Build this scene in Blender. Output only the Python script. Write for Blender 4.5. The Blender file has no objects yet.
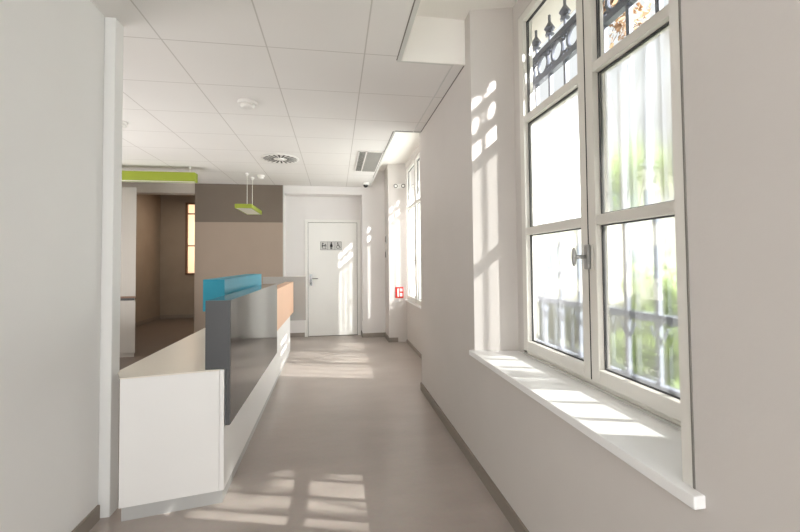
import bpy, bmesh, math, random
from mathutils import Vector, Matrix
random.seed(7)
C = bpy.context.scene.collection
sc = bpy.context.scene

# ------------------------------------------------------------------ materials
def new_mat(name):
    m = bpy.data.materials.new(name); m.use_nodes = True
    nt = m.node_tree; nt.nodes.clear()
    out = nt.nodes.new('ShaderNodeOutputMaterial')
    return m, nt, out

def N(nt, kind, **kw):
    n = nt.nodes.new(kind)
    for k, v in kw.items():
        setattr(n, k, v)
    return n

def paint(name, col, rough=0.6, metal=0.0, var=0.03, scale=3.0, bump=0.0, bscale=60.0, spec=0.5, coat=0.0):
    """principled surface with a soft procedural tone variation and fine bump"""
    m, nt, out = new_mat(name)
    p = N(nt, 'ShaderNodeBsdfPrincipled')
    p.inputs['Roughness'].default_value = rough
    p.inputs['Metallic'].default_value = metal
    p.inputs['Specular IOR Level'].default_value = spec
    p.inputs['Coat Weight'].default_value = coat
    p.inputs['Coat Roughness'].default_value = 0.05
    tc = N(nt, 'ShaderNodeTexCoord')
    no = N(nt, 'ShaderNodeTexNoise'); no.inputs['Scale'].default_value = scale; no.inputs['Detail'].default_value = 4
    nt.links.new(tc.outputs['Object'], no.inputs['Vector'])
    r = N(nt, 'ShaderNodeValToRGB')
    r.color_ramp.elements[0].position = 0.3; r.color_ramp.elements[1].position = 0.7
    r.color_ramp.elements[0].color = [c * (1 - var) for c in col] + [1]
    r.color_ramp.elements[1].color = [min(1, c * (1 + var)) for c in col] + [1]
    nt.links.new(no.outputs['Fac'], r.inputs['Fac'])
    nt.links.new(r.outputs['Color'], p.inputs['Base Color'])
    if bump:
        n2 = N(nt, 'ShaderNodeTexNoise'); n2.inputs['Scale'].default_value = bscale; n2.inputs['Detail'].default_value = 6
        nt.links.new(tc.outputs['Object'], n2.inputs['Vector'])
        b = N(nt, 'ShaderNodeBump'); b.inputs['Strength'].default_value = bump; b.inputs['Distance'].default_value = 0.01
        nt.links.new(n2.outputs['Fac'], b.inputs['Height']); nt.links.new(b.outputs['Normal'], p.inputs['Normal'])
    nt.links.new(p.outputs[0], out.inputs[0])
    return m

def srgb(r, g, b):
    f = lambda c: (c / 255 / 12.92) if c / 255 <= 0.04045 else ((c / 255 + 0.055) / 1.055) ** 2.4
    return (f(r), f(g), f(b))

M = {}
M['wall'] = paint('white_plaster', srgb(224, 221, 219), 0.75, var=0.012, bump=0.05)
M['wall_shade'] = paint('shaded_wall_plaster', srgb(206, 201, 197), 0.75, var=0.012, bump=0.05)  # white plaster darkened: the window wall's shade is put into its colour
M['recess'] = paint('bright_plaster', srgb(238, 235, 230), 0.75, var=0.01, bump=0.04)
M['panelwall'] = paint('pale_grey_partition', srgb(228, 228, 226), 0.6, var=0.01)
M['taupe_skirting'] = paint('taupe_skirting', srgb(140, 131, 122), 0.5, var=0.03)
M['white_lacquer'] = paint('white_lacquer', srgb(236, 235, 233), 0.35, var=0.01)
M['door_white'] = paint('door_white', srgb(232, 231, 227), 0.42, var=0.01)
M['pvc'] = paint('window_frame_white', srgb(222, 219, 213), 0.4, var=0.01)
M['sill'] = paint('sill_white', srgb(238, 238, 238), 0.3, var=0.01)
M['bead'] = paint('corner_bead', srgb(206, 206, 202), 0.4, var=0.02)
M['dark_gap'] = paint('dark_gap', (0.02, 0.02, 0.02), 0.8)
M['gasket'] = paint('grey_gasket', (0.07, 0.07, 0.075), 0.6)
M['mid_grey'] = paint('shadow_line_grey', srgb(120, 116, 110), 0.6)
M['worktop'] = paint('cream_worktop', srgb(232, 226, 214), 0.3, var=0.01)
M['plinth'] = paint('aluminium_plinth', srgb(190, 190, 188), 0.4, metal=0.2, var=0.02)
M['grey_gloss'] = paint('glossy_grey_laminate', srgb(84, 83, 81), 0.09, var=0.01, spec=0.35, coat=0.12)
M['grey_end'] = paint('dark_grey_laminate', srgb(80, 81, 83), 0.3, var=0.01)
M['grey_pale'] = paint('pale_grey_laminate', srgb(160, 158, 154), 0.3, var=0.01)
M['peach'] = paint('peach_laminate', srgb(226, 184, 154), 0.35, var=0.015)
M['blue'] = paint('turquoise_laminate', srgb(16, 142, 168), 0.4, var=0.02)
M['brown_low'] = paint('taupe_wall', srgb(158, 142, 128), 0.7, var=0.02, bump=0.05)
M['brown_high'] = paint('dark_taupe_wall', srgb(112, 101, 90), 0.7, var=0.02)
M['back_brown'] = paint('back_room_taupe', srgb(158, 146, 132), 0.8, var=0.05)
M['header'] = paint('header_beige', srgb(196, 188, 178), 0.7)
M['cab'] = paint('cabinet_grey_white', srgb(172, 167, 160), 0.45, var=0.01)
M['wood_edge'] = paint('brown_edge', srgb(120, 90, 70), 0.5)
M['lime'] = paint('lime_green_metal', srgb(142, 156, 42), 0.4, var=0.02)
M['lamp_white'] = paint('lamp_diffuser', srgb(238, 238, 228), 0.4)
M['plastic'] = paint('white_plastic', srgb(228, 226, 222), 0.35)
M['chrome'] = paint('brushed_chrome', srgb(190, 190, 190), 0.22, metal=1.0)
M['handle_grey'] = paint('satin_handle', srgb(175, 175, 175), 0.3, metal=0.6)
M['vent_dark'] = paint('vent_dark', srgb(70, 70, 68), 0.6)
M['vent_grey'] = paint('vent_grey', srgb(166, 165, 160), 0.45, metal=0.2)
M['black'] = paint('black_plastic', (0.012, 0.012, 0.013), 0.25)
M['sign_grey'] = paint('sign_plate', srgb(196, 195, 192), 0.4)
M['sign_black'] = paint('sign_black', (0.01, 0.01, 0.01), 0.5)
M['red'] = paint('sign_red', srgb(214, 48, 36), 0.4)
M['white_mark'] = paint('sign_white', srgb(245, 245, 245), 0.4)
M['iron'] = paint('wrought_iron_hazed', srgb(104, 108, 120), 0.5, metal=0.1, var=0.1)  # lighter blue-grey: outdoor haze is put into the iron colour
M['stone'] = paint('render_facade', srgb(156, 154, 144), 0.9, var=0.08, scale=2, bump=0.1)
M['ext_ground'] = paint('pavement', srgb(124, 128, 112), 0.9, var=0.08)
M['bark'] = paint('bark', srgb(96, 84, 70), 0.9, var=0.2, scale=9)
M['leaf'] = paint('green_leaves', srgb(118, 138, 70), 0.6, var=0.35, scale=2.2)
M['leaf_dark'] = paint('dark_green_leaves', srgb(84, 108, 62), 0.6, var=0.3, scale=2.2)
M['leaf_orange'] = paint('autumn_leaves', srgb(170, 140, 112), 0.6, var=0.3, scale=4)
M['slate'] = paint('slate_roof', srgb(110, 114, 124), 0.7, var=0.1)
M['far_glass'] = paint('far_window_glass', srgb(90, 100, 112), 0.1)

# floor: taupe poured resin, soft clouds, satin reflections
def floor_mat():
    m, nt, out = new_mat('taupe_resin_floor')
    p = N(nt, 'ShaderNodeBsdfPrincipled')
    tc = N(nt, 'ShaderNodeTexCoord')
    a = N(nt, 'ShaderNodeTexNoise'); a.inputs['Scale'].default_value = 1.6; a.inputs['Detail'].default_value = 6; a.inputs['Roughness'].default_value = 0.6
    b = N(nt, 'ShaderNodeTexNoise'); b.inputs['Scale'].default_value = 45; b.inputs['Detail'].default_value = 3
    mp = N(nt, 'ShaderNodeMapping'); mp.inputs['Scale'].default_value = (1.0, 2.2, 1)
    nt.links.new(tc.outputs['Object'], mp.inputs['Vector'])
    nt.links.new(mp.outputs[0], a.inputs['Vector']); nt.links.new(tc.outputs['Object'], b.inputs['Vector'])
    r = N(nt, 'ShaderNodeValToRGB')
    r.color_ramp.elements[0].position = 0.3; r.color_ramp.elements[1].position = 0.72
    r.color_ramp.elements[0].color = (*srgb(166, 155, 148), 1); r.color_ramp.elements[1].color = (*srgb(181, 171, 164), 1)
    nt.links.new(a.outputs['Fac'], r.inputs['Fac'])
    mx = N(nt, 'ShaderNodeMix', data_type='RGBA', blend_type='MULTIPLY'); mx.inputs['Factor'].default_value = 0.12
    nt.links.new(r.outputs['Color'], mx.inputs[6]); nt.links.new(b.outputs['Color'], mx.inputs[7])
    nt.links.new(mx.outputs[2], p.inputs['Base Color'])
    mr = N(nt, 'ShaderNodeMapRange'); mr.inputs['To Min'].default_value = 0.28; mr.inputs['To Max'].default_value = 0.45
    nt.links.new(a.outputs['Fac'], mr.inputs['Value']); nt.links.new(mr.outputs[0], p.inputs['Roughness'])
    bp = N(nt, 'ShaderNodeBump'); bp.inputs['Strength'].default_value = 0.06; bp.inputs['Distance'].default_value = 0.01
    nt.links.new(a.outputs['Fac'], bp.inputs['Height']); nt.links.new(bp.outputs[0], p.inputs['Normal'])
    nt.links.new(p.outputs[0], out.inputs[0]); return m
M['floor'] = floor_mat()

# suspended ceiling: 0.6 m mineral tiles, thin grey joint
GX, GY, T = -1.013, 2.537, 0.6
def ceil_mat():
    m, nt, out = new_mat('suspended_ceiling_tiles')
    p = N(nt, 'ShaderNodeBsdfPrincipled'); p.inputs['Roughness'].default_value = 0.85
    g = N(nt, 'ShaderNodeNewGeometry'); s = N(nt, 'ShaderNodeSeparateXYZ'); nt.links.new(g.outputs['Position'], s.inputs[0])
    def axis(o, off, w):
        a = N(nt, 'ShaderNodeMath', operation='SUBTRACT'); a.inputs[1].default_value = off - 60.0; nt.links.new(o, a.inputs[0])
        mo = N(nt, 'ShaderNodeMath', operation='PINGPONG'); mo.inputs[1].default_value = T / 2; nt.links.new(a.outputs[0], mo.inputs[0])
        r = N(nt, 'ShaderNodeMapRange'); r.inputs['From Min'].default_value = w * 0.6; r.inputs['From Max'].default_value = w * 1.3
        nt.links.new(mo.outputs[0], r.inputs['Value']); return r
    rx = axis(s.outputs['X'], GX, 0.0042); ry = axis(s.outputs['Y'], GY, 0.0036)
    mn = N(nt, 'ShaderNodeMath', operation='MINIMUM'); nt.links.new(rx.outputs[0], mn.inputs[0]); nt.links.new(ry.outputs[0], mn.inputs[1])
    no = N(nt, 'ShaderNodeTexNoise'); no.inputs['Scale'].default_value = 1.3
    nt.links.new(g.outputs['Position'], no.inputs['Vector'])
    r = N(nt, 'ShaderNodeValToRGB'); r.color_ramp.elements[0].color = (*srgb(220, 217, 214), 1); r.color_ramp.elements[1].color = (*srgb(229, 227, 224), 1)
    nt.links.new(no.outputs['Fac'], r.inputs['Fac'])
    mx = N(nt, 'ShaderNodeMix', data_type='RGBA'); mx.inputs[6].default_value = (*srgb(192, 188, 183), 1)
    nt.links.new(mn.outputs[0], mx.inputs['Factor']); nt.links.new(r.outputs['Color'], mx.inputs[7])
    nt.links.new(mx.outputs[2], p.inputs['Base Color'])
    b = N(nt, 'ShaderNodeBump'); b.inputs['Strength'].default_value = 0.2; b.inputs['Distance'].default_value = 0.003
    nt.links.new(mn.outputs[0], b.inputs['Height']); nt.links.new(b.outputs[0], p.inputs['Normal'])
    nt.links.new(p.outputs[0], out.inputs[0]); return m
M['ceiling'] = ceil_mat()

def glass_mat(name, refl=0.08, tint=(0.97, 0.985, 0.98)):
    m, nt, out = new_mat(name)
    t = N(nt, 'ShaderNodeBsdfTransparent'); t.inputs[0].default_value = (*tint, 1)
    g = N(nt, 'ShaderNodeBsdfGlossy'); g.inputs['Roughness'].default_value = 0.02
    lw = N(nt, 'ShaderNodeLayerWeight'); lw.inputs['Blend'].default_value = 0.5
    fr = N(nt, 'ShaderNodeMath', operation='POWER'); fr.inputs[1].default_value = 4.0
    nt.links.new(lw.outputs['Facing'], fr.inputs[0])
    mx = N(nt, 'ShaderNodeMixShader')
    nt.links.new(fr.outputs[0], mx.inputs[0]); nt.links.new(t.outputs[0], mx.inputs[1]); nt.links.new(g.outputs[0], mx.inputs[2])
    nt.links.new(mx.outputs[0], out.inputs[0]); return m
M['glass'] = glass_mat('clear_glass')
def frosted_mat():
    # pane with a translucent privacy film: a blurred view mixed with a faint direct one
    m, nt, out = new_mat('filmed_glass')
    t = N(nt, 'ShaderNodeBsdfTransparent'); t.inputs[0].default_value = (0.88, 0.90, 0.87, 1)
    rf = N(nt, 'ShaderNodeBsdfRefraction'); rf.inputs['Roughness'].default_value = 0.28; rf.inputs['IOR'].default_value = 1.10
    rf.inputs[0].default_value = (0.88, 0.90, 0.87, 1)
    tl = N(nt, 'ShaderNodeBsdfTranslucent'); tl.inputs[0].default_value = (0.9, 0.92, 0.9, 1)
    no = N(nt, 'ShaderNodeTexNoise'); no.inputs['Scale'].default_value = 3
    tc = N(nt, 'ShaderNodeTexCoord'); nt.links.new(tc.outputs['Object'], no.inputs['Vector'])
    mr = N(nt, 'ShaderNodeMapRange'); mr.inputs['To Min'].default_value = 0.74; mr.inputs['To Max'].default_value = 0.84
    nt.links.new(no.outputs['Fac'], mr.inputs['Value'])
    a = N(nt, 'ShaderNodeMixShader'); nt.links.new(mr.outputs[0], a.inputs[0])
    nt.links.new(t.outputs[0], a.inputs[1]); nt.links.new(rf.outputs[0], a.inputs[2])
    b = N(nt, 'ShaderNodeMixShader'); b.inputs[0].default_value = 0.04
    nt.links.new(a.outputs[0], b.inputs[1]); nt.links.new(tl.outputs[0], b.inputs[2])
    nt.links.new(b.outputs[0], out.inputs[0]); return m
M['frosted'] = frosted_mat()
def blind_mat():
    m, nt, out = new_mat('cream_blind')
    d = N(nt, 'ShaderNodeBsdfDiffuse'); d.inputs[0].default_value = (*srgb(250, 228, 205), 1)
    t = N(nt, 'ShaderNodeBsdfTranslucent'); t.inputs[0].default_value = (*srgb(255, 232, 210), 1)
    w = N(nt, 'ShaderNodeTexWave'); w.inputs['Scale'].default_value = 9
    tc = N(nt, 'ShaderNodeTexCoord'); nt.links.new(tc.outputs['Object'], w.inputs['Vector'])
    mr = N(nt, 'ShaderNodeMapRange'); mr.inputs['To Min'].default_value = 0.7; mr.inputs['To Max'].default_value = 0.9
    nt.links.new(w.outputs['Fac'], mr.inputs['Value'])
    mx = N(nt, 'ShaderNodeMixShader'); nt.links.new(mr.outputs[0], mx.inputs[0])
    nt.links.new(d.outputs[0], mx.inputs[1]); nt.links.new(t.outputs[0], mx.inputs[2]); nt.links.new(mx.outputs[0], out.inputs[0]); return m
M['blind'] = blind_mat()

# ------------------------------------------------------------------ mesh helpers
def box(bm, x0, x1, y0, y1, z0, z1):
    v = [bm.verts.new(p) for p in ((x0, y0, z0), (x1, y0, z0), (x1, y1, z0), (x0, y1, z0), (x0, y0, z1), (x1, y0, z1), (x1, y1, z1), (x0, y1, z1))]
    for f in ((3, 2, 1, 0), (4, 5, 6, 7), (0, 1, 5, 4), (1, 2, 6, 5), (2, 3, 7, 6), (3, 0, 4, 7)):
        bm.faces.new([v[i] for i in f])
    return v

def prism(bm, pts, z0, z1):
    """vertical prism over an xy outline (counter-clockwise)"""
    a = [bm.verts.new((x, y, z0)) for x, y in pts]; b = [bm.verts.new((x, y, z1)) for x, y in pts]
    n = len(pts); bm.faces.new(a[::-1]); bm.faces.new(b)
    for i in range(n):
        bm.faces.new([a[i], a[(i + 1) % n], b[(i + 1) % n], b[i]])

def tube(bm, p, q, r, seg=12, r2=None):
    p, q = Vector(p), Vector(q); d = q - p; L = d.length
    mt = Matrix.Translation((p + q) / 2) @ d.to_track_quat('Z', 'Y').to_matrix().to_4x4()
    bmesh.ops.create_cone(bm, cap_ends=True, segments=seg, radius1=r, radius2=r if r2 is None else r2, depth=L, matrix=mt)

def lathe(bm, prof, c, axis='Z', seg=40):
    """prof: list of (radius, height) revolved about an axis through c"""
    rings = []
    for r, h in prof:
        ring = []
        for i in range(seg):
            a = 2 * math.pi * i / seg; x, y = r * math.cos(a), r * math.sin(a)
            p = {'Z': (x, y, h), 'X': (h, x, y), 'Y': (x, h, y)}[axis]
            ring.append(bm.verts.new((c[0] + p[0], c[1] + p[1], c[2] + p[2])))
        rings.append(ring)
    for a, b in zip(rings, rings[1:]):
        for i in range(seg):
            bm.faces.new([a[i], a[(i + 1) % seg], b[(i + 1) % seg], b[i]])
    bm.faces.new(rings[0][::-1]); bm.faces.new(rings[-1])

def torus(bm, c, R, r, axis='X', seg=28, ms=8):
    g = []
    for i in range(seg):
        a = 2 * math.pi * i / seg; row = []
        for j in range(ms):
            b = 2 * math.pi * j / ms
            u = (R + r * math.cos(b)) * math.cos(a); v = (R + r * math.cos(b)) * math.sin(a); w = r * math.sin(b)
            p = {'X': (w, u, v), 'Y': (u, w, v), 'Z': (u, v, w)}[axis]
            row.append(bm.verts.new((c[0] + p[0], c[1] + p[1], c[2] + p[2])))
        g.append(row)
    for i in range(seg):
        for j in range(ms):
            bm.faces.new([g[i][j], g[(i + 1) % seg][j], g[(i + 1) % seg][(j + 1) % ms], g[i][(j + 1) % ms]])

def obj(name, bm, mat, parent=None, bevel=0.0, smooth=False, **props):
    bmesh.ops.recalc_face_normals(bm, faces=bm.faces)
    me = bpy.data.meshes.new(name)
    # put the origin at the centre of the base for top-level meshes
    if parent is None and bm.verts:
        xs = [v.co.x for v in bm.verts]; ys = [v.co.y for v in bm.verts]; zs = [v.co.z for v in bm.verts]
        o3 = Vector(((min(xs) + max(xs)) / 2, (min(ys) + max(ys)) / 2, min(zs)))
        for v in bm.verts: v.co -= o3
    else:
        o3 = Vector((0, 0, 0))
        if parent is not None:
            off = world_loc(parent)
            for v in bm.verts: v.co -= off
    bm.to_mesh(me); bm.free()
    mats = mat if isinstance(mat, (list, tuple)) else [mat]
    for k in mats: me.materials.append(M[k])
    o = bpy.data.objects.new(name, me); C.objects.link(o)
    if parent is not None: o.parent = parent
    else: o.location = o3
    if bevel:
        b = o.modifiers.new('bevel', 'BEVEL'); b.width = bevel; b.segments = 2; b.limit_method = 'ANGLE'
    if smooth:
        for f in me.polygons: f.use_smooth = True
    for k, v in props.items(): o[k] = v
    return o

def world_loc(o):
    v = Vector((0, 0, 0))
    while o is not None:
        v += o.location; o = o.parent
    return v

def B():
    return bmesh.new()

def boxes(*bs):
    bm = B()
    for b in bs: box(bm, *b)
    return bm

def struct(name, bm, mat, parent=None, bevel=0.0):
    o = obj(name, bm, mat, parent, bevel)
    if parent is None: o['kind'] = 'structure'
    return o

def thing(name, label, cat, loc, group=None, kind=None):
    o = bpy.data.objects.new(name, None); C.objects.link(o)
    o.empty_display_size = 0.1; o.location = loc
    if label: o['label'] = label
    if cat: o['category'] = cat
    if group: o['group'] = group
    if kind: o['kind'] = kind
    return o

# ------------------------------------------------------------------ key dimensions
HC = 2.638          # tiled ceiling
HR = 2.94           # raised ceiling of the window recesses
XW = 0.867          # corridor face of the window wall
XF = 1.13           # inner face of the window frames
XO = 1.60           # outer face of the facade
YF = 7.10           # far wall
YD = 7.38           # wall of the door niche

# ------------------------------------------------------------------ shell
M['floor_dark'] = paint('dark_brown_floor', srgb(104, 92, 84), 0.4, var=0.06)
struct('floor_reception', boxes((-5.9, -1.2, 2.44, YF, 0.0005, 0.003), (-4.17, -2.1, YF, 10.5, 0.0005, 0.003)), 'floor_dark')
struct('floor', boxes((-6.0, XO, -5.5, 11.0, -0.12, 0.0)), 'floor')

cm = B()
box(cm, -6.0, 0.43, -5.5, YF, HC, HR + 0.1)
box(cm, 0.43, XW + 0.01, 2.585, 4.03, HC, HR + 0.1)
box(cm, 0.43, 0.605, 4.03, YF, HC, HR + 0.1)
struct('ceiling', cm, 'ceiling')
struct('ceiling_raised', boxes((0.43, XF + 0.05, -5.5, 2.585, HR, HR + 0.1), (0.605, XF + 0.05, 4.03, YF, HR, HR + 0.1)), 'recess')
# white linings of the ceiling pockets and the thin edge angle of the tiles
struct('trim_1', boxes((0.43, 0.436, -5.5, 2.58, HC - 0.004, HR), (0.43, XW + 0.005, 2.577, 2.584, HC - 0.004, HR),
                       (0.605, 0.611, 4.037, YF - 0.002, HC - 0.004, HR), (0.605, XW, 4.03, 4.037, HC - 0.004, HR)), 'recess')
struct('trim_2', boxes((0.405, 0.43, -5.5, 2.60, HC - 0.006, HC), (0.43, 0.79, 2.585, 2.60, HC - 0.006, HC),
                       (0.782, 0.79, 2.60, 4.0, HC - 0.005, HC), (0.585, 0.605, 4.01, 7.05, HC - 0.006, HC), (0.605, XW, 4.01, 4.03, HC - 0.006, HC)), 'bead')
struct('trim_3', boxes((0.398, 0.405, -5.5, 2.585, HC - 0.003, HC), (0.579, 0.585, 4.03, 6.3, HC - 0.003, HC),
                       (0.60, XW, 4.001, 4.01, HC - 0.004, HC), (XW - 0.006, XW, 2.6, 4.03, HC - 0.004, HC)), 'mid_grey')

w = B()
# near solid part, splayed at the window
prism(w, [(XW, -5.5), (XO, -5.5), (XO, 0.98), (XF + 0.09, 0.98), (XF + 0.09, 1.00), (XF, 1.00), (XF, 0.97), (XW, 0.88)], 0, HR + 0.1)
# pier between the windows
prism(w, [(XF, 2.40), (XF, 2.325), (XF + 0.09, 2.325), (XF + 0.09, 2.95), (XO, 2.95), (XO, 4.20), (XF + 0.02, 4.20), (XF + 0.02, 4.09), (XW, 4.09), (XW, 2.47)], 0, HR + 0.1)
# below and above the near window
box(w, XW, XO, 0.88, 2.47, 0, 0.715)
box(w, XF, XF + 0.09, 1.00, 2.325, 2.82, HR + 0.1); box(w, XF + 0.09, XO, 0.98, 2.95, 3.0, HR + 0.1) 
# below and above the far window
box(w, XF + 0.02, XO, 4.2, 6.6, 0, 0.68)
box(w, XF + 0.02, XO, 4.2, 6.6, 2.84, HR + 0.1)
# pilaster
prism(w, [(XW - 0.005, 6.61), (XF + 0.02, 6.55), (XO, 6.50), (XO, 7.5), (XW - 0.005, 7.5)], 0, HR + 0.1)
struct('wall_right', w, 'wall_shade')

# wall edge strip of the near window
struct('trim_4', boxes((XW - 0.003, XW + 0.010, 0.884, 0.914, 0.7485, HR)), 'pvc')
struct('trim_7', boxes((XW - 0.0035, XW + 0.002, 0.8795, 0.884, 0.7485, HR)), 'mid_grey')

# window recess skirtings and corridor skirting
SK = 0.075
struct('baseboard_right', boxes((XW - 0.014, XW, -5.5, 4.09, 0, SK), (XW - 0.014, XF, 4.09, 4.104, 0, SK)), 'taupe_skirting')
struct('baseboard_recess', boxes((XF + 0.004, XF + 0.02, 4.11, 6.53, 0, 0.05), (XW - 0.014, XF, 6.58, 6.597, 0, SK), (XW - 0.02, XW - 0.004, 6.58, YF - 0.0, 0, SK)), 'taupe_skirting')

# far wall: niche with the door
fw = B()
box(fw, -0.87, -0.53, YD, YD + 0.2, 0, HR)
box(fw, -0.53, 0.43, YD, YD + 0.2, 2.075, HR)
box(fw, 0.43, 0.47, YD, YD + 0.2, 0, HR)
box(fw, 0.462, XW + 0.1, YF, YD + 0.2, 0, HR)
box(fw, -0.87, 0.462, YF, YD, 2.50, HR)
box(fw, -2.29, -0.87, YF + 0.02, YD + 0.2, 0, HR)
box(fw, -6.0, XW, YF + 0.0, YF + 0.45, HR + 0.1, HR + 0.16)
struct('wall_far', fw, 'wall')
struct('baseboard_far', boxes((-0.868, -0.545, YD - 0.014, YD, 0, SK), (0.462, XW - 0.02, YF - 0.014, YF, 0, SK), (0.448, 0.462, YF, YD, 0, SK)), 'taupe_skirting')
struct('wall_taupe', boxes((-2.29, -0.885, YF - 0.02, YF + 0.02, 0, 2.0)), 'brown_low')
struct('wall_taupe_upper', boxes((-2.29, -0.885, YF - 0.024, YF + 0.02, 2.0, HC)), 'brown_high')
struct('trim_5', boxes((-0.885, -0.868, YF - 0.026, YF + 0.02, 0, HC)), 'bead')

# back room behind the opening
struct('wall_header', boxes((-6.0, -2.29, YF, YF + 0.2, 2.475, HR + 0.1)), 'header')
br = B()
box(br, -4.35, -4.17, YF + 0.2, 10.6, 0, 3.1)
box(br, -4.35, -3.6, 10.5, 10.7, 0, 3.1); box(br, -2.75, -1.9, 10.5, 10.7, 0, 3.1)
box(br, -3.6, -2.75, 10.5, 10.7, 0, 1.05); box(br, -3.6, -2.75, 10.5, 10.7, 2.8, 3.1)
box(br, -2.1, -1.9, YF + 0.2, 10.5, 0, 3.1)
box(br, -6.0, -4.17, YF, YF + 0.2, 0, 2.475)
struct('wall_back', br, 'back_brown')
struct('ceiling_back', boxes((-4.35, -1.9, YF + 0.2, 10.7, 3.0, 3.1)), 'back_brown')
struct('baseboard_back', boxes((-4.17, -4.155, YF + 0.2, 10.5, 0, 0.09), (-4.17, -2.1, 10.485, 10.5, 0, 0.09)), 'taupe_skirting')
bw = thing('window_3', None, None, (-3.17, 10.5, 1.05), kind='structure')
fb = B()
for b in ((-3.6, -3.555, 10.47, 10.53, 1.05, 2.8), (-2.8, -2.75, 10.47, 10.53, 1.05, 2.8), (-3.6, -2.75, 10.47, 10.53, 1.05, 1.09), (-3.6, -2.75, 10.47, 10.53, 2.76, 2.8),
          (-3.6, -2.75, 10.48, 10.52, 1.735, 1.765), (-3.6, -2.75, 10.48, 10.52, 2.515, 2.545), (-3.19, -3.15, 10.47, 10.53, 1.05, 2.8)): box(fb, *b)
obj('frame', fb, 'wood_edge', bw)
obj('blind', boxes((-3.56, -2.79, 10.535, 10.54, 1.08, 2.77)), 'blind', bw)

# left partition with its end post
struct('wall_left', boxes((-1.34, -1.215, -5.5, 2.34, 0, HC)), 'panelwall')
struct('trim_6', boxes((-1.28, -1.163, 2.345, 2.43, 0, HC)), 'panelwall', bevel=0.004)
struct('baseboard_left', boxes((-1.215, -1.203, -5.5, 2.335, 0, SK)), 'taupe_skirting')
# reception side wall far left
struct('wall_reception', boxes((-4.7, -4.6, 1.0, YF, 0, HC), (-6.0, -5.9, -5.5, 1.0, 0, HC)), 'wall')

# ------------------------------------------------------------------ windows
def make_window(name, y0, y1, z0, z1, x, t1, t2, film_rows, leaves=2, ym=None):
    """two-leaf window in a plane facing -X; leaves split by two transoms"""
    root = thing(name, None, None, (x, (y0 + y1) / 2, z0), kind='structure')
    fr = 0.04
    f = B()
    box(f, x, x + 0.07, y0, y0 + fr, z0, z1); box(f, x, x + 0.07, y1 - fr, y1, z0, z1)
    box(f, x, x + 0.07, y0, y1, z0, z0 + 0.03); box(f, x, x + 0.07, y0, y1, z1 - 0.035, z1)
    obj('window_frame', f, 'pvc', root, bevel=0.004)
    st = 0.052
    W = (y1 - y0 - 0.06) / leaves
    cutsy = [y0 + 0.03 + k * W for k in range(leaves + 1)]
    if ym is None: ym = cutsy[-2]
    cutsy[-2] = ym
    for a, b in [(p + 0.002, q - 0.002) for p, q in zip(cutsy, cutsy[1:])]:
        s = B(); xa, xb = x - 0.018, x + 0.045
        za, zb = z0 + 0.022, z1 - 0.025
        box(s, xa, xb, a, a + st, za, zb); box(s, xa, xb, b - st, b, za, zb)
        box(s, xa, xb, a + st, b - st, za, za + 0.062); box(s, xa, xb, a + st, b - st, zb - 0.045, zb)
        for t in [q for q in (t1, t2) if q]: box(s, xa + 0.002, xb, a + st, b - st, t - 0.022, t + 0.022)
        sash = obj('sash', s, 'pvc', root, bevel=0.004)
        cuts = [za + 0.062] + ([t1 - 0.022, t1 + 0.022] if t1 else []) + [t2 - 0.022, t2 + 0.022, zb - 0.045]
        clear, film, gk = B(), B(), B()
        for r in range(len(cuts) // 2):
            u, v = cuts[2 * r], cuts[2 * r + 1]
            pb = film if r < film_rows else clear
            pb.faces.new([pb.verts.new(q) for q in ((x + 0.016, a + st - 0.003, u - 0.003), (x + 0.016, b - st + 0.003, u - 0.003), (x + 0.016, b - st + 0.003, v + 0.003), (x + 0.016, a + st - 0.003, v + 0.003))])
            g = 0.006
            for xg in (x + 0.0095, x + 0.019):
                box(gk, xg, xg + 0.004, a + st, a + st + g, u, v); box(gk, xg, xg + 0.004, b - st - g, b - st, u, v)
                box(gk, xg, xg + 0.004, a + st + g, b - st - g, u, u + g); box(gk, xg, xg + 0.004, a + st + g, b - st - g, v - g, v)
        obj('filmed_pane', film, 'frosted', sash)
        obj('clear_pane', clear, 'glass', sash)
        obj('gasket', gk, 'gasket', sash)
    # dark rebate where the two leaves meet
    obj('meeting_joint', boxes((x - 0.0185, x + 0.03, ym - 0.002, ym + 0.002, z0 + 0.03, z1 - 0.03)), 'dark_gap', root)
    if True:
        h = B(); yh = ym - 0.002; zh = 1.325
        box(h, x - 0.034, x - 0.018, yh - 0.018, yh + 0.018, zh - 0.055, zh + 0.055)
        hp = obj('window_handle', h, 'handle_grey', root, bevel=0.006)
        k = B(); tube(k, (x - 0.034, yh, zh), (x - 0.085, yh, zh), 0.0085)
        bmesh.ops.create_uvsphere(k, u_segments=24, v_segments=14, radius=1, matrix=Matrix.Translation((x - 0.09, yh, zh)) @ Matrix.Diagonal((0.011, 0.011, 0.042, 1)))
        obj('knob', k, 'handle_grey', hp, smooth=True)
        obj('handle_rod', boxes((x - 0.026, x - 0.018, yh - 0.034, yh - 0.026, zh - 0.055, zh + 0.055)), 'pvc', root, bevel=0.002)
    return root

w1 = make_window('window_1', 1.00, 2.325, 0.755, 2.82, XF, 1.485, 2.155, 2, 2, 1.645)
# sill board with its nosing
sl = B()
prism(sl, [(0.835, 0.852), (XW, 0.852), (XW, 0.905), (XF + 0.01, 0.975), (XF + 0.01, 2.40), (XW, 2.47), (XW, 2.487), (0.835, 2.487)], 0.716, 0.748)
obj('window_sill', sl, 'sill', w1, bevel=0.003)
obj('sill_upstand', boxes((XF - 0.012, XF, 1.0, 2.32, 0.748, 0.757)), 'bead', w1)

w2 = make_window('window_2', 4.26, 6.50, 0.69, 2.84, XF + 0.03, None, 2.17, 1, 3)
obj('window_sill', boxes((XF - 0.01, XF + 0.05, 4.2, 6.54, 0.68, 0.70)), 'sill', w2, bevel=0.003)

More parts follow.
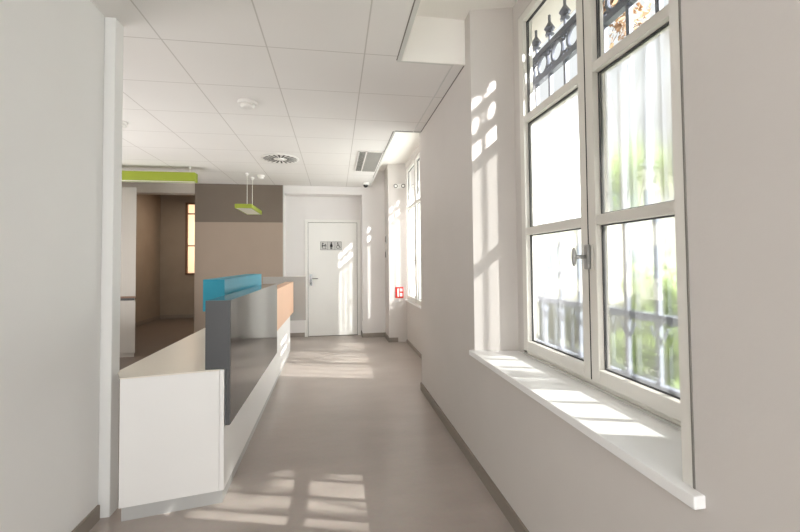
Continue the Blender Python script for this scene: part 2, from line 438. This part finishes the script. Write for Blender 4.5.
# ------------------------------------------------------------------ wrought iron guards outside
def guard(y0, y1, x, z0, label):
    root = thing('window_guard', label, 'window guard', (x, (y0 + y1) / 2, z0), 'wrought iron window guards')
    zb0, zb1 = 2.555, 2.73
    for z in (z0 + 0.05, 1.06, zb0, zb1): obj('rail', boxes((x - 0.018, x + 0.018, y0, y1, z - 0.017, z + 0.017)), 'iron', root)
    sp_ = 0.18; n = int((y1 - 0.10 - y0 - 0.02) / sp_) + 1; ys0 = 2.43 + 0.18 * 2 if y0 < 2 else y1 - 0.10
    for i in range(n):
        y = ys0 - i * sp_
        if y < y0 + 0.02: break
        b = B(); box(b, x - 0.011, x + 0.011, y - 0.011, y + 0.011, z0, zb0)
        # leafy finial above the band
        tube(b, (x, y, zb1), (x, y, zb1 + 0.20), 0.009)
        lathe(b, [(0.003, 0.0), (0.03, 0.012), (0.014, 0.03), (0.036, 0.05), (0.02, 0.075), (0.006, 0.10), (0.003, 0.12)], (x, y, zb1 + 0.06), seg=10)
        for s in (-1, 1):
            tube(b, (x, y, zb1 + 0.075), (x, y + s * 0.035, zb1 + 0.105), 0.007, 8); tube(b, (x, y + s * 0.035, zb1 + 0.105), (x, y + s * 0.04, zb1 + 0.075), 0.007, 8)
            # scroll below the middle rail
            tube(b, (x, y, 0.93), (x, y + s * 0.045, 1.02), 0.006, 8)
        obj('bar', b, 'iron', root)
        if y - sp_ / 2 > y0 + 0.06:
            r = B(); zc = (zb0 + zb1) / 2; yc = y - sp_ / 2
            torus(r, (x, yc, zc), 0.063, 0.012)
            for s in (-1, 1):
                for q in (-1, 1):
                    torus(r, (x, yc + s * 0.072, zc + q * 0.052), 0.015, 0.007, seg=12, ms=6)
            obj('ring', r, 'iron', root)
    return root
guard(0.98, 2.95, 1.40, 0.716, 'dark wrought iron guard with a band of rings outside the near window')
guard(4.25, 6.5, 1.42, 0.69, 'wrought iron bars outside the far tall window at the corridor end')

# ------------------------------------------------------------------ door
d = thing('door_1', None, None, (-0.05, YD, 0), kind='structure')
fr = B()
box(fr, -0.545, -0.492, YD - 0.02, YD + 0.12, 0, 2.035); box(fr, 0.388, 0.44, YD - 0.02, YD + 0.12, 0, 2.035); box(fr, -0.545, 0.44, YD - 0.02, YD + 0.12, 2.035, 2.085)
obj('door_frame', fr, 'door_white', d, bevel=0.004)
obj('door_shadow_gap', boxes((-0.492, 0.388, YD + 0.02, YD + 0.03, 0.0, 2.035)), 'gasket', d)
leaf = obj('door_leaf', boxes((-0.484, 0.380, YD - 0.018, YD + 0.02, 0.012, 2.027)), 'door_white', d, bevel=0.003)
hb = B(); xh, zh, yh = -0.437, 1.03, YD - 0.018
box(hb, xh - 0.021, xh + 0.021, yh - 0.008, yh, zh - 0.125, zh + 0.075)
tube(hb, (xh, yh, zh), (xh, yh - 0.05, zh), 0.009); tube(hb, (xh, yh - 0.05, zh), (xh + 0.125, yh - 0.05, zh), 0.0085)
obj('door_handle', hb, 'chrome', leaf, label='chrome lever handle')
kb = B(); lathe(kb, [(0.011, -0.012), (0.011, 0.0)], (xh, yh - 0.006, zh - 0.08), 'Y', 16)
obj('keyhole', kb, 'black', leaf)
# toilet sign: three pictograms
sx0, sx1, sz0, sz1 = -0.272, 0.106, 1.535, 1.69; ys = YD - 0.018
pl = obj('toilet_sign', boxes((sx0, sx1, ys - 0.004, ys, sz0, sz1)), 'sign_grey', leaf, label='grey sign plate with three black toilet pictograms')
pic = B(); yp = ys - 0.006
def disc(bm, x, z, r, y=yp, seg=20): lathe(bm, [(r, 0), (r, 0.002)], (x, y, z), 'Y', seg)
def bar2(bm, x0, z0, x1, z1, wd, y=yp):
    p, q = Vector((x0, 0, z0)), Vector((x1, 0, z1)); dd = (q - p).normalized(); nn = Vector((-dd.z, 0, dd.x)) * wd / 2
    a = [p + nn, q + nn, q - nn, p - nn]
    v0 = [bm.verts.new((t.x, y, t.z)) for t in a]; v1 = [bm.verts.new((t.x, y + 0.002, t.z)) for t in a]
    bm.faces.new(v0); bm.faces.new(v1[::-1])
    for i in range(4): bm.faces.new([v0[i], v0[(i + 1) % 4], v1[(i + 1) % 4], v1[i]])
# border lines and dividers
for x in (sx0 + 0.004, -0.142, -0.014, sx1 - 0.004): bar2(pic, x, sz0 + 0.003, x, sz1 - 0.003, 0.004)
for z in (sz0 + 0.004, sz1 - 0.004): bar2(pic, sx0 + 0.003, z, sx1 - 0.003, z, 0.004)
# baby changing table
disc(pic, -0.228, 1.655, 0.013); bar2(pic, -0.236, 1.638, -0.236, 1.58, 0.018); bar2(pic, -0.232, 1.625, -0.205, 1.612, 0.01)
disc(pic, -0.182, 1.64, 0.009); bar2(pic, -0.21, 1.622, -0.165, 1.622, 0.014); bar2(pic, -0.215, 1.606, -0.16, 1.606, 0.007); bar2(pic, -0.24, 1.56, -0.165, 1.56, 0.008); bar2(pic, -0.185, 1.606, -0.17, 1.56, 0.006)
# man and woman standing together
disc(pic, -0.078, 1.665, 0.013); bar2(pic, -0.078, 1.65, -0.078, 1.60, 0.034); bar2(pic, -0.078, 1.63, -0.078, 1.592, 0.046); bar2(pic, -0.087, 1.60, -0.087, 1.553, 0.013); bar2(pic, -0.069, 1.60, -0.069, 1.553, 0.013)
# wheelchair user
disc(pic, 0.037, 1.663, 0.011); bar2(pic, 0.037, 1.652, 0.042, 1.612, 0.012); bar2(pic, 0.04, 1.615, 0.066, 1.612, 0.01); bar2(pic, 0.066, 1.612, 0.076, 1.578, 0.01); bar2(pic, 0.076, 1.578, 0.088, 1.582, 0.008); bar2(pic, 0.038, 1.634, 0.06, 1.632, 0.007)
for i in range(14):
    a0, a1 = math.radians(100 + i * 19), math.radians(100 + (i + 1) * 19)
    bar2(pic, 0.044 + 0.03 * math.cos(a0), 1.592 + 0.03 * math.sin(a0), 0.044 + 0.03 * math.cos(a1), 1.592 + 0.03 * math.sin(a1), 0.007)
obj('pictograms', pic, 'sign_black', pl)

# ------------------------------------------------------------------ reception counter
ct = thing('reception_counter', 'long white reception counter with glossy grey, peach and turquoise panels', 'counter', (-0.85, 4.1, 0))
YE = 5.95
AL, AR = (-1.105, 2.285), (-0.622, 2.372)      # slanted front
def front_pt(t, off=0.0):
    dx, dy = AR[0] - AL[0], AR[1] - AL[1]; L = math.hypot(dx, dy)
    return (AL[0] + dx * t - dy / L * off, AL[1] + dy * t + dx / L * off)
f = B(); prism(f, [AL, front_pt(0.95), front_pt(0.95, 0.025), front_pt(0, 0.025)], 0.072, 0.720)
obj('front_panel', f, 'white_lacquer', ct, bevel=0.0015)
f = B(); prism(f, [front_pt(0.952), AR, (-0.655, YE), (-0.682, YE), front_pt(0.952, 0.03)], 0.072, 0.725)
obj('side_panel', f, 'white_lacquer', ct, bevel=0.0015)
f = B(); prism(f, [(-1.19, 2.44), (-1.19, 2.435), front_pt(0, 0.0), front_pt(0.952, 0.0), front_pt(0.952, 0.03), (-0.683, YE), (-1.19, YE)], 0.7205, 0.728)
obj('worktop', f, 'worktop', ct, bevel=0.0015)
f = B()
prism(f, [front_pt(0.02, 0.012), front_pt(0.985, 0.012), front_pt(0.985, 0.03), front_pt(0.02, 0.03)], 0.0, 0.072)
prism(f, [front_pt(0.985, 0.012), (-0.676, YE - 0.02), (-0.69, YE - 0.02), front_pt(0.95, 0.03)], 0.0, 0.072)
obj('plinth', f, 'plinth', ct)
obj('inner_panel', boxes((-0.76, -0.74, 2.42, YE, 0.0, 0.705), (-1.15, -0.69, YE - 0.03, YE - 0.005, 0.0, 0.705)), 'white_lacquer', ct)
# tall grey screen at the near end, hanging over the corridor side
GL, GR, Y0, Y1 = -0.722, -0.592, 2.375, 4.19
obj('screen_end', boxes((GL, GR - 0.001, Y0, Y0 + 0.012, 0.7285, 1.105), (-0.6165, GR - 0.001, Y0, Y0 + 0.012, 0.42, 0.7285)), 'grey_end', ct)
obj('screen_panel', boxes((-0.617, GR, Y0 + 0.0125, Y1, 0.42, 1.105)), 'grey_gloss', ct, bevel=0.001)
obj('screen_top', boxes((GL, -0.6175, Y0 + 0.0125, Y1, 1.09, 1.105), (GL, GL + 0.015, Y0 + 0.0125, Y1, 0.7285, 1.09)), 'grey_gloss', ct)
# peach panel further on
obj('peach_panel', boxes((GL + 0.01, -0.603, Y1 + 0.004, 5.88, 1.03, 1.045), (-0.618, -0.603, Y1 + 0.004, 5.88, 0.62, 1.03)), 'peach', ct)
# turquoise document shelf on the staff side
bl = B()
BX0, BX1, BY0, BY1, BZ0, BZ1 = -0.905, -0.765, 2.93, 4.32, 0.985, 1.202
box(bl, BX0, BX1, BY0, BY0 + 0.015, BZ0, BZ1); box(bl, BX1 - 0.015, BX1, BY0 + 0.015, BY1, BZ0, BZ1)
box(bl, BX0, BX0 + 0.015, BY0 + 0.015, BY1, BZ0, BZ1); box(bl, BX0 + 0.015, BX1 - 0.015, BY0 + 0.015, BY1, BZ1 - 0.02, BZ1)
box(bl, BX1, GL, BY0 + 0.03, BY1 - 0.03, 0.985, 1.0)
obj('turquoise_shelf', bl, 'blue', ct, bevel=0.0015)
for yb in (BY0 + 0.02, BY1 - 0.03): obj('shelf_bracket', boxes((BX1, GL, yb, yb + 0.01, 1.0, 1.09)), 'chrome', ct)
# grey return panel standing across the far end
obj('return_panel', boxes((-1.03, -0.44, YE + 0.005, YE + 0.03, 0.49, 1.115)), 'grey_pale', ct)

ct.location.x += 0.012

# ------------------------------------------------------------------ white storage cabinet
cb = thing('storage_cabinet', 'tall white storage cabinet with a dark gap at desk height, behind the counter', 'cabinet', (-3.1, 6.45, 0))
def cabpr(i, z0, z1):
    b = B(); prism(b, [(-3.5 + i, 6.25 + i), (-2.80 - i, 6.25 + i), (-3.04 - i, 6.75 - i), (-3.5 + i, 6.75 - i)], z0, z1); return b
obj('lower_body', cabpr(0.0, 0.06, 0.80), 'cab', cb, bevel=0.003)
obj('plinth', cabpr(0.02, 0, 0.06), 'cab', cb)
obj('upper_body', cabpr(0.0, 0.86, 2.41), 'cab', cb, bevel=0.003)
obj('wood_shelf', cabpr(-0.006, 0.835, 0.86), 'wood_edge', cb, label='thin brown shelf edge')
obj('shadow_gap', cabpr(0.03, 0.80, 0.835), 'gasket', cb)

# ------------------------------------------------------------------ ceiling fittings
def smoke(x, y, r, label, group=None):
    t = thing('smoke_detector', label, 'smoke detector', (x, y, HC), group)
    b = B(); lathe(b, [(r * 0.98, 0.0), (r, -0.008), (r * 0.96, -0.022), (r * 0.8, -0.026)], (x, y, HC)); obj('base', b, 'plastic', t, smooth=False)
    b = B(); lathe(b, [(r * 0.72, -0.026), (r * 0.74, -0.036), (r * 0.62, -0.052), (r * 0.25, -0.058)], (x, y, HC)); obj('sensor_head', b, 'plastic', t)
    b = B(); lathe(b, [(r * 0.66, -0.024), (r * 0.66, -0.030)], (x, y, HC)); obj('slot_ring', b, 'vent_dark', t)
    return t
smoke(-0.712, 3.442, 0.078, 'round white smoke detector on the ceiling, nearest and largest')
smoke(-1.11, 6.32, 0.055, 'small white smoke detector beside the mount of the small green pendant')
smoke(-1.96, 4.09, 0.045, 'small white ceiling detector above the long green lamp by the left post')

# round swirl diffuser
dx_, dy_, R = -0.69, 5.27, 0.235
t = thing('air_diffuser', 'round swirl air diffuser with radial slots in the ceiling', 'air diffuser', (dx_, dy_, HC))
b = B(); lathe(b, [(R, 0.0), (R, -0.006), (R * 0.93, -0.008)], (dx_, dy_, HC), seg=48); obj('face_plate', b, 'plastic', t)
vb = B()
for k in range(20):
    a = 2 * math.pi * k / 20; ca, sa = math.cos(a), math.sin(a); cb_, sb_ = math.cos(a + 0.10), math.sin(a + 0.10)
    pts = [(0.085, a - 0.075), (0.205, a - 0.02), (0.21, a + 0.10), (0.085, a + 0.14)]
    lo = [vb.verts.new((dx_ + r * math.cos(q), dy_ + r * math.sin(q), HC - 0.0095)) for r, q in pts]
    hi = [vb.verts.new((dx_ + r * math.cos(q), dy_ + r * math.sin(q), HC - 0.0075)) for r, q in pts]
    vb.faces.new(lo); vb.faces.new(hi[::-1])
    for i in range(4): vb.faces.new([lo[i], hi[i], hi[(i + 1) % 4], lo[(i + 1) % 4]])
obj('slots', vb, 'vent_dark', t)
b = B(); lathe(b, [(0.05, -0.008), (0.045, -0.016), (0.02, -0.02)], (dx_, dy_, HC), seg=24); obj('hub', b, 'plastic', t)

# rectangular grille
t = thing('ceiling_grille', 'rectangular grey ventilation grille in the ceiling near the far wall', 'vent', (0.43, 5.32, HC))
X0, X1, Y0g, Y1g = 0.275, 0.575, 4.78, 5.85
fb = B()
for q in ((X0, X0 + 0.012, Y0g, Y1g), (X1 - 0.012, X1, Y0g, Y1g), (X0, X1, Y0g, Y0g + 0.014), (X0, X1, Y1g - 0.014, Y1g), (X0 + 0.088, X0 + 0.104, Y0g, Y1g)):
    box(fb, q[0], q[1], q[2], q[3], HC - 0.012, HC)
obj('frame', fb, 'plastic', t)
obj('backing', boxes((X0 + 0.01, X1 - 0.01, Y0g + 0.01, Y1g - 0.01, HC - 0.003, HC)), 'vent_dark', t)
fb = B()
for k in range(5): box(fb, X0 + 0.017 + k * 0.0145, X0 + 0.023 + k * 0.0145, Y0g + 0.014, Y1g - 0.014, HC - 0.009, HC - 0.003)
for k in range(17): box(fb, X0 + 0.106 + k * 0.0108, X0 + 0.1145 + k * 0.0108, Y0g + 0.014, Y1g - 0.014, HC - 0.010, HC - 0.003)
obj('slats', fb, 'vent_grey', t)

# dome camera
cx, cyy = 0.50, 6.72
t = thing('security_camera', 'small white dome security camera on the ceiling above the far wall', 'security camera', (cx, cyy, HC))
b = B(); lathe(b, [(0.062, 0), (0.062, -0.02), (0.052, -0.035)], (cx, cyy, HC)); obj('housing', b, 'plastic', t)
b = B(); bmesh.ops.create_uvsphere(b, u_segments=24, v_segments=14, radius=0.040, matrix=Matrix.Translation((cx, cyy, HC - 0.04))); obj('dome', b, 'black', t, smooth=True)

# pendants
def pendant(label, x0, x1, y0, y1, z0, z1, wires, spot_r=0.03, mount=None):
    t = thing('pendant_lamp', label, 'pendant lamp', ((x0 + x1) / 2, (y0 + y1) / 2, z1))
    h = B(); tk = 0.012
    box(h, x0, x1, y0, y0 + tk, z0, z1); box(h, x0, x1, y1 - tk, y1, z0, z1); box(h, x0, x0 + tk, y0 + tk, y1 - tk, z0, z1); box(h, x1 - tk, x1, y0 + tk, y1 - tk, z0, z1)
    box(h, x0 + tk, x1 - tk, y0 + tk, y1 - tk, z1 - tk, z1)
    obj('housing', h, 'lime', t, bevel=0.002)
    obj('diffuser', boxes((x0 + tk, x1 - tk, y0 + tk, y1 - tk, z0 + 0.004, z0 + 0.012)), 'lamp_white', t)
    for wx, wy in wires:
        b = B(); tube(b, (wx, wy, z1), (wx, wy, HC), 0.0035, 8); obj('cable', b, 'lamp_white', t)
        b = B(); lathe(b, [(spot_r * 0.5, -0.03), (spot_r, -0.012), (spot_r, 0)], (wx, wy, HC), seg=20); obj('ceiling_cup', b, 'plastic', t)
pendant('small lime green pendant lamp hung on two wires before the taupe wall', -1.40, -1.17, 5.95, 6.75, 2.09, 2.15, ((-1.285, 6.2), (-1.27, 6.5)))
pendant('long lime green linear pendant lamp beside the left post', -3.9, -1.88, 5.80, 5.92, 2.425, 2.548, ((-1.96, 5.86), (-3.7, 5.86)), 0.012)

# ------------------------------------------------------------------ wall fittings on the far pilaster
yr = 6.605
def yface(x):            # splayed reveal plane
    return 6.61 - (x - 0.862) * (0.06 / 0.288)
def plate(bm, x0, x1, z0, z1, t=0.006, off=0.0):
    prism(bm, [(x0, yface(x0) - t - off), (x1, yface(x1) - t - off), (x1, yface(x1) - off - 0.0005), (x0, yface(x0) - off - 0.0005)], z0, z1)
t = thing('fire_extinguisher_sign', 'small red fire sign with white pictogram on the far window reveal', 'sign', (1.03, yface(1.03), 0.72))
b = B(); plate(b, 0.965, 1.095, 0.72, 0.90); obj('plate', b, 'red', t)
b = B(); plate(b, 1.0, 1.022, 0.745, 0.875, 0.002, 0.006); plate(b, 1.04, 1.08, 0.83, 0.875, 0.002, 0.006); plate(b, 1.04, 1.078, 0.745, 0.80, 0.002, 0.006); obj('pictogram', b, 'white_mark', t)
t = thing('label_plate', 'small grey label plates below the red fire sign', 'sign', (1.0, yface(1.0), 0.655))
b = B(); plate(b, 0.955, 1.01, 0.655, 0.70); obj('left_plate', b, 'sign_grey', t)
b = B(); plate(b, 1.02, 1.09, 0.665, 0.70); obj('right_plate', b, 'plastic', t)
t = thing('emergency_light', 'small twin-headed emergency light high on the far window reveal', 'emergency light', (1.03, yface(1.03), 2.5))
b = B(); plate(b, 0.98, 1.10, 2.53, 2.60, 0.03); obj('body', b, 'plastic', t)
for xx in (0.975, 1.095):
    b = B(); lathe(b, [(0.02, 0.0), (0.034, -0.03), (0.034, -0.05)], (xx, yface(xx) - 0.03, 2.555), 'Y', 18); hd = obj('lamp_head', b, 'plastic', t)
    b = B(); torus(b, (xx, yface(xx) - 0.081, 2.555), 0.028, 0.006, 'Y', 18, 6); obj('lamp_rim', b, 'vent_dark', hd)
for z0, z1, nm, lab, gx in ((1.62, 1.78, 'thermostat', 'upper slim grey box on the side of the far pilaster', 0), (1.36, 1.52, 'light_switch', 'lower grey switch box on the side of the far pilaster', 0)):
    t = thing(nm, lab, 'switch', (0.86, 6.85, z0))
    obj('back_box', boxes((0.842, 0.862, 6.80, 6.88, z0, z1)), 'sign_grey', t, bevel=0.003)
    obj('rocker', boxes((0.836, 0.842, 6.815, 6.865, z0 + 0.03, z1 - 0.03)), 'vent_dark', t)

# ------------------------------------------------------------------ outside
g = boxes((XO, 40, -25, 45, -5.5, -1.5)); struct('ground_outside', g, 'ext_ground')
ga = boxes((XO, 2.8, -1, 9, -1.5, -0.2))
def tree(x, y, zb, ht, r, mat, n, label, squash=1.0, group='trees outside the windows'):
    t = thing('tree', label, 'tree', (x, y, zb), group)
    b = B(); tube(b, (x, y, zb), (x, y, zb + ht * 0.75), r * 0.07, 10, r * 0.03)
    for k in range(7):
        a = k * 2.4; z = zb + ht * (0.35 + 0.05 * k)
        tube(b, (x, y, z), (x + r * 0.6 * math.cos(a), y + r * 0.6 * math.sin(a), z + ht * 0.2), r * 0.025, 7, r * 0.01)
    obj('trunk', b, 'bark', t)
    b = B(); cen = Vector((x, y, zb + ht - r * squash * 0.8))
    cl = [Vector((random.gauss(0, .45), random.gauss(0, .45), random.gauss(0, .45) * squash)) * r for _ in range(16)]
    for i in range(n):
        c = cen + random.choice(cl) + Vector([random.gauss(0, 0.2) * r for _ in range(3)])
        s = random.uniform(0.05, 0.10) * (0.7 + r * 0.22)
        u = Vector([random.uniform(-1, 1) for _ in range(3)]).normalized(); v = u.orthogonal().normalized()
        q = [b.verts.new(c + u * s), b.verts.new(c + v * s * .6), b.verts.new(c - u * s), b.verts.new(c - v * s * .6)]
        b.faces.new(q)
    obj('crown', b, mat, t)
tree(5.7, 10.0, -1.5, 6.2, 1.5, 'leaf', 5000, 'light green tree outside the near window, behind the left leaf')
tree(8.8, 7.6, -1.5, 6.4, 1.5, 'leaf_dark', 5000, 'darker green tree outside the near window, behind the right leaf')
tree(4.4, 3.9, -1.5, 2.6, 0.8, 'leaf', 3500, 'low yellow green shrub seen through the lower right pane')
tree(3.9, 5.0, -1.5, 7.2, 0.6, 'leaf_orange', 1100, 'autumn coloured tree top seen in the upper right pane')
tree(6.5, 17.5, -1.5, 6.5, 2.2, 'leaf', 4000, 'distant green tree far down the garden')
tree(4.7, 0.75, -1.5, 9.5, 0.9, 'leaf', 6000, 'tall green tree added out of view to block sun from the counter front')  # unseen crown added to keep sun off the counter front
# pale building across the garden
bd = thing('building', 'pale rendered building with grey roof beyond the garden trees', 'building', (14, 22, -1.5))
obj('facade', boxes((9, 22, 20, 26, -1.5, 6.5)), 'stone', bd)
rf = B(); prism(rf, [(8.8, 19.8), (22.2, 19.8), (22.2, 26.2), (8.8, 26.2)], 6.5, 6.7); obj('roof', rf, 'slate', bd)
for i in range(5):
    for z in (0.3, 3.4):
        obj('window', boxes((9.8 + i * 2.4, 10.8 + i * 2.4, 19.96, 20.0, z, z + 1.8)), 'far_glass', bd)
# garden wall
obj('garden_wall', boxes((9.5, 9.8, -10, 19, -1.5, 0.1)), 'stone', None, label='low pale garden wall beyond the trees outside', category='wall')

# ------------------------------------------------------------------ light
wd = bpy.data.worlds.new('sky'); sc.world = wd; wd.use_nodes = True
nt = wd.node_tree; nt.nodes.clear()
o_ = nt.nodes.new('ShaderNodeOutputWorld'); bg = nt.nodes.new('ShaderNodeBackground')
tc = nt.nodes.new('ShaderNodeTexCoord'); sp = nt.nodes.new('ShaderNodeSeparateXYZ'); rp = nt.nodes.new('ShaderNodeValToRGB')
nt.links.new(tc.outputs['Generated'], sp.inputs[0]); nt.links.new(sp.outputs['Z'], rp.inputs['Fac'])
rp.color_ramp.elements[0].color = (1.0, 0.99, 0.97, 1); rp.color_ramp.elements[1].color = (0.86, 0.93, 1.0, 1)
nt.links.new(rp.outputs['Color'], bg.inputs['Color']); bg.inputs['Strength'].default_value = 0.95
nt.links.new(bg.outputs[0], o_.inputs[0])

def sun(name, d, e, col, ang=0.6):
    l = bpy.data.lights.new(name, 'SUN'); l.energy = e; l.color = col; l.angle = math.radians(ang)
    o = bpy.data.objects.new(name, l); C.objects.link(o)
    o.rotation_euler = Vector(d).to_track_quat('-Z', 'Y').to_euler(); return o
sun('sun', (-1, 0.30, -1.1), 19.0, (1.0, 0.97, 0.94))
sun('sun_added', (-1, 2.0, -0.9), 15.0, (1.0, 0.98, 0.96), 1.2)  # second sun added for the lit strip on the window reveal

def area(name, loc, size, e, rot, col=(1, 1, 1)):
    l = bpy.data.lights.new(name, 'AREA'); l.shape = 'RECTANGLE'; l.size, l.size_y = size; l.energy = e; l.color = col
    o = bpy.data.objects.new(name, l); C.objects.link(o); o.location = loc; o.rotation_euler = rot; return o
# added fill light in the reception hall, out of sight to the left
area('hall_fill', (-4.5, 4.2, 1.5), (2.6, 1.6), 20, (0, math.radians(-90), 0), (1, 0.96, 0.9))

# added fill light behind the camera, aimed down the corridor
area('corridor_fill', (-0.2, -5.0, 1.5), (1.9, 2.4), 45, (math.radians(90), 0, 0), (0.95, 0.98, 1))
l_ = area('side_fill', (0.84, -1.6, 1.6), (2.2, 1.8), 85, (0, 0, 0), (0.93, 0.97, 1))  # added fill for left wall and counter front; the wall here has no window
l_.rotation_euler = Vector((-1, 0.75, 0.05)).to_track_quat('-Z', 'Z').to_euler()
area('blind_fill', (-3.1, 11.6, 2.0), (1.5, 2.0), 42, (math.radians(-90), 0, 0), (1, 0.97, 0.94))  # added fill behind the blind to make it brighter
area('far_window_fill', (2.3, 5.3, 1.8), (2.2, 2.4), 150, (0, math.radians(90), 0), (0.97, 0.99, 1))  # added light panel outside the far window, brightens the corridor end
area('back_room_fill', (-3.0, 9.0, 2.9), (0.8, 0.8), 20, (0, 0, 0), (1, 0.86, 0.7))  # added warm fill, no fixture, lifts the dark back room
area('hall_up_fill', (-3.2, 3.9, 0.4), (1.6, 3.0), 60, (math.radians(180), 0, 0), (1, 0.98, 0.96))  # hidden fill added to brighten the ceiling from below
# ------------------------------------------------------------------ camera
cam = bpy.data.cameras.new('camera'); co = bpy.data.objects.new('camera', cam); C.objects.link(co)
Rv, Uv, Fv = Vector((0.98755126, -0.15704489, -0.00891188)), Vector((0.00402647, -0.03139909, 0.99949882)), Vector((0.157246, 0.98709219, 0.03037587))
rm = Matrix((Rv, Uv, -Fv)).transposed().to_4x4()
co.matrix_world = Matrix.Translation((0, 0, 1.3095)) @ rm
cam.sensor_width = 36; cam.lens = 403.85 / 800 * 36
cam.shift_y = -(266 - 249.8) / 800
cam.clip_start = 0.05; cam.clip_end = 200
sc.camera = co

sc.view_settings.view_transform = 'Standard'
sc.view_settings.exposure = 0.12
sc.cycles.max_bounces = 14; sc.cycles.diffuse_bounces = 8; sc.cycles.glossy_bounces = 4
sc.cycles.transmission_bounces = 8; sc.cycles.transparent_max_bounces = 16
sc.cycles.sample_clamp_indirect = 6
sc.cycles.use_denoising = True
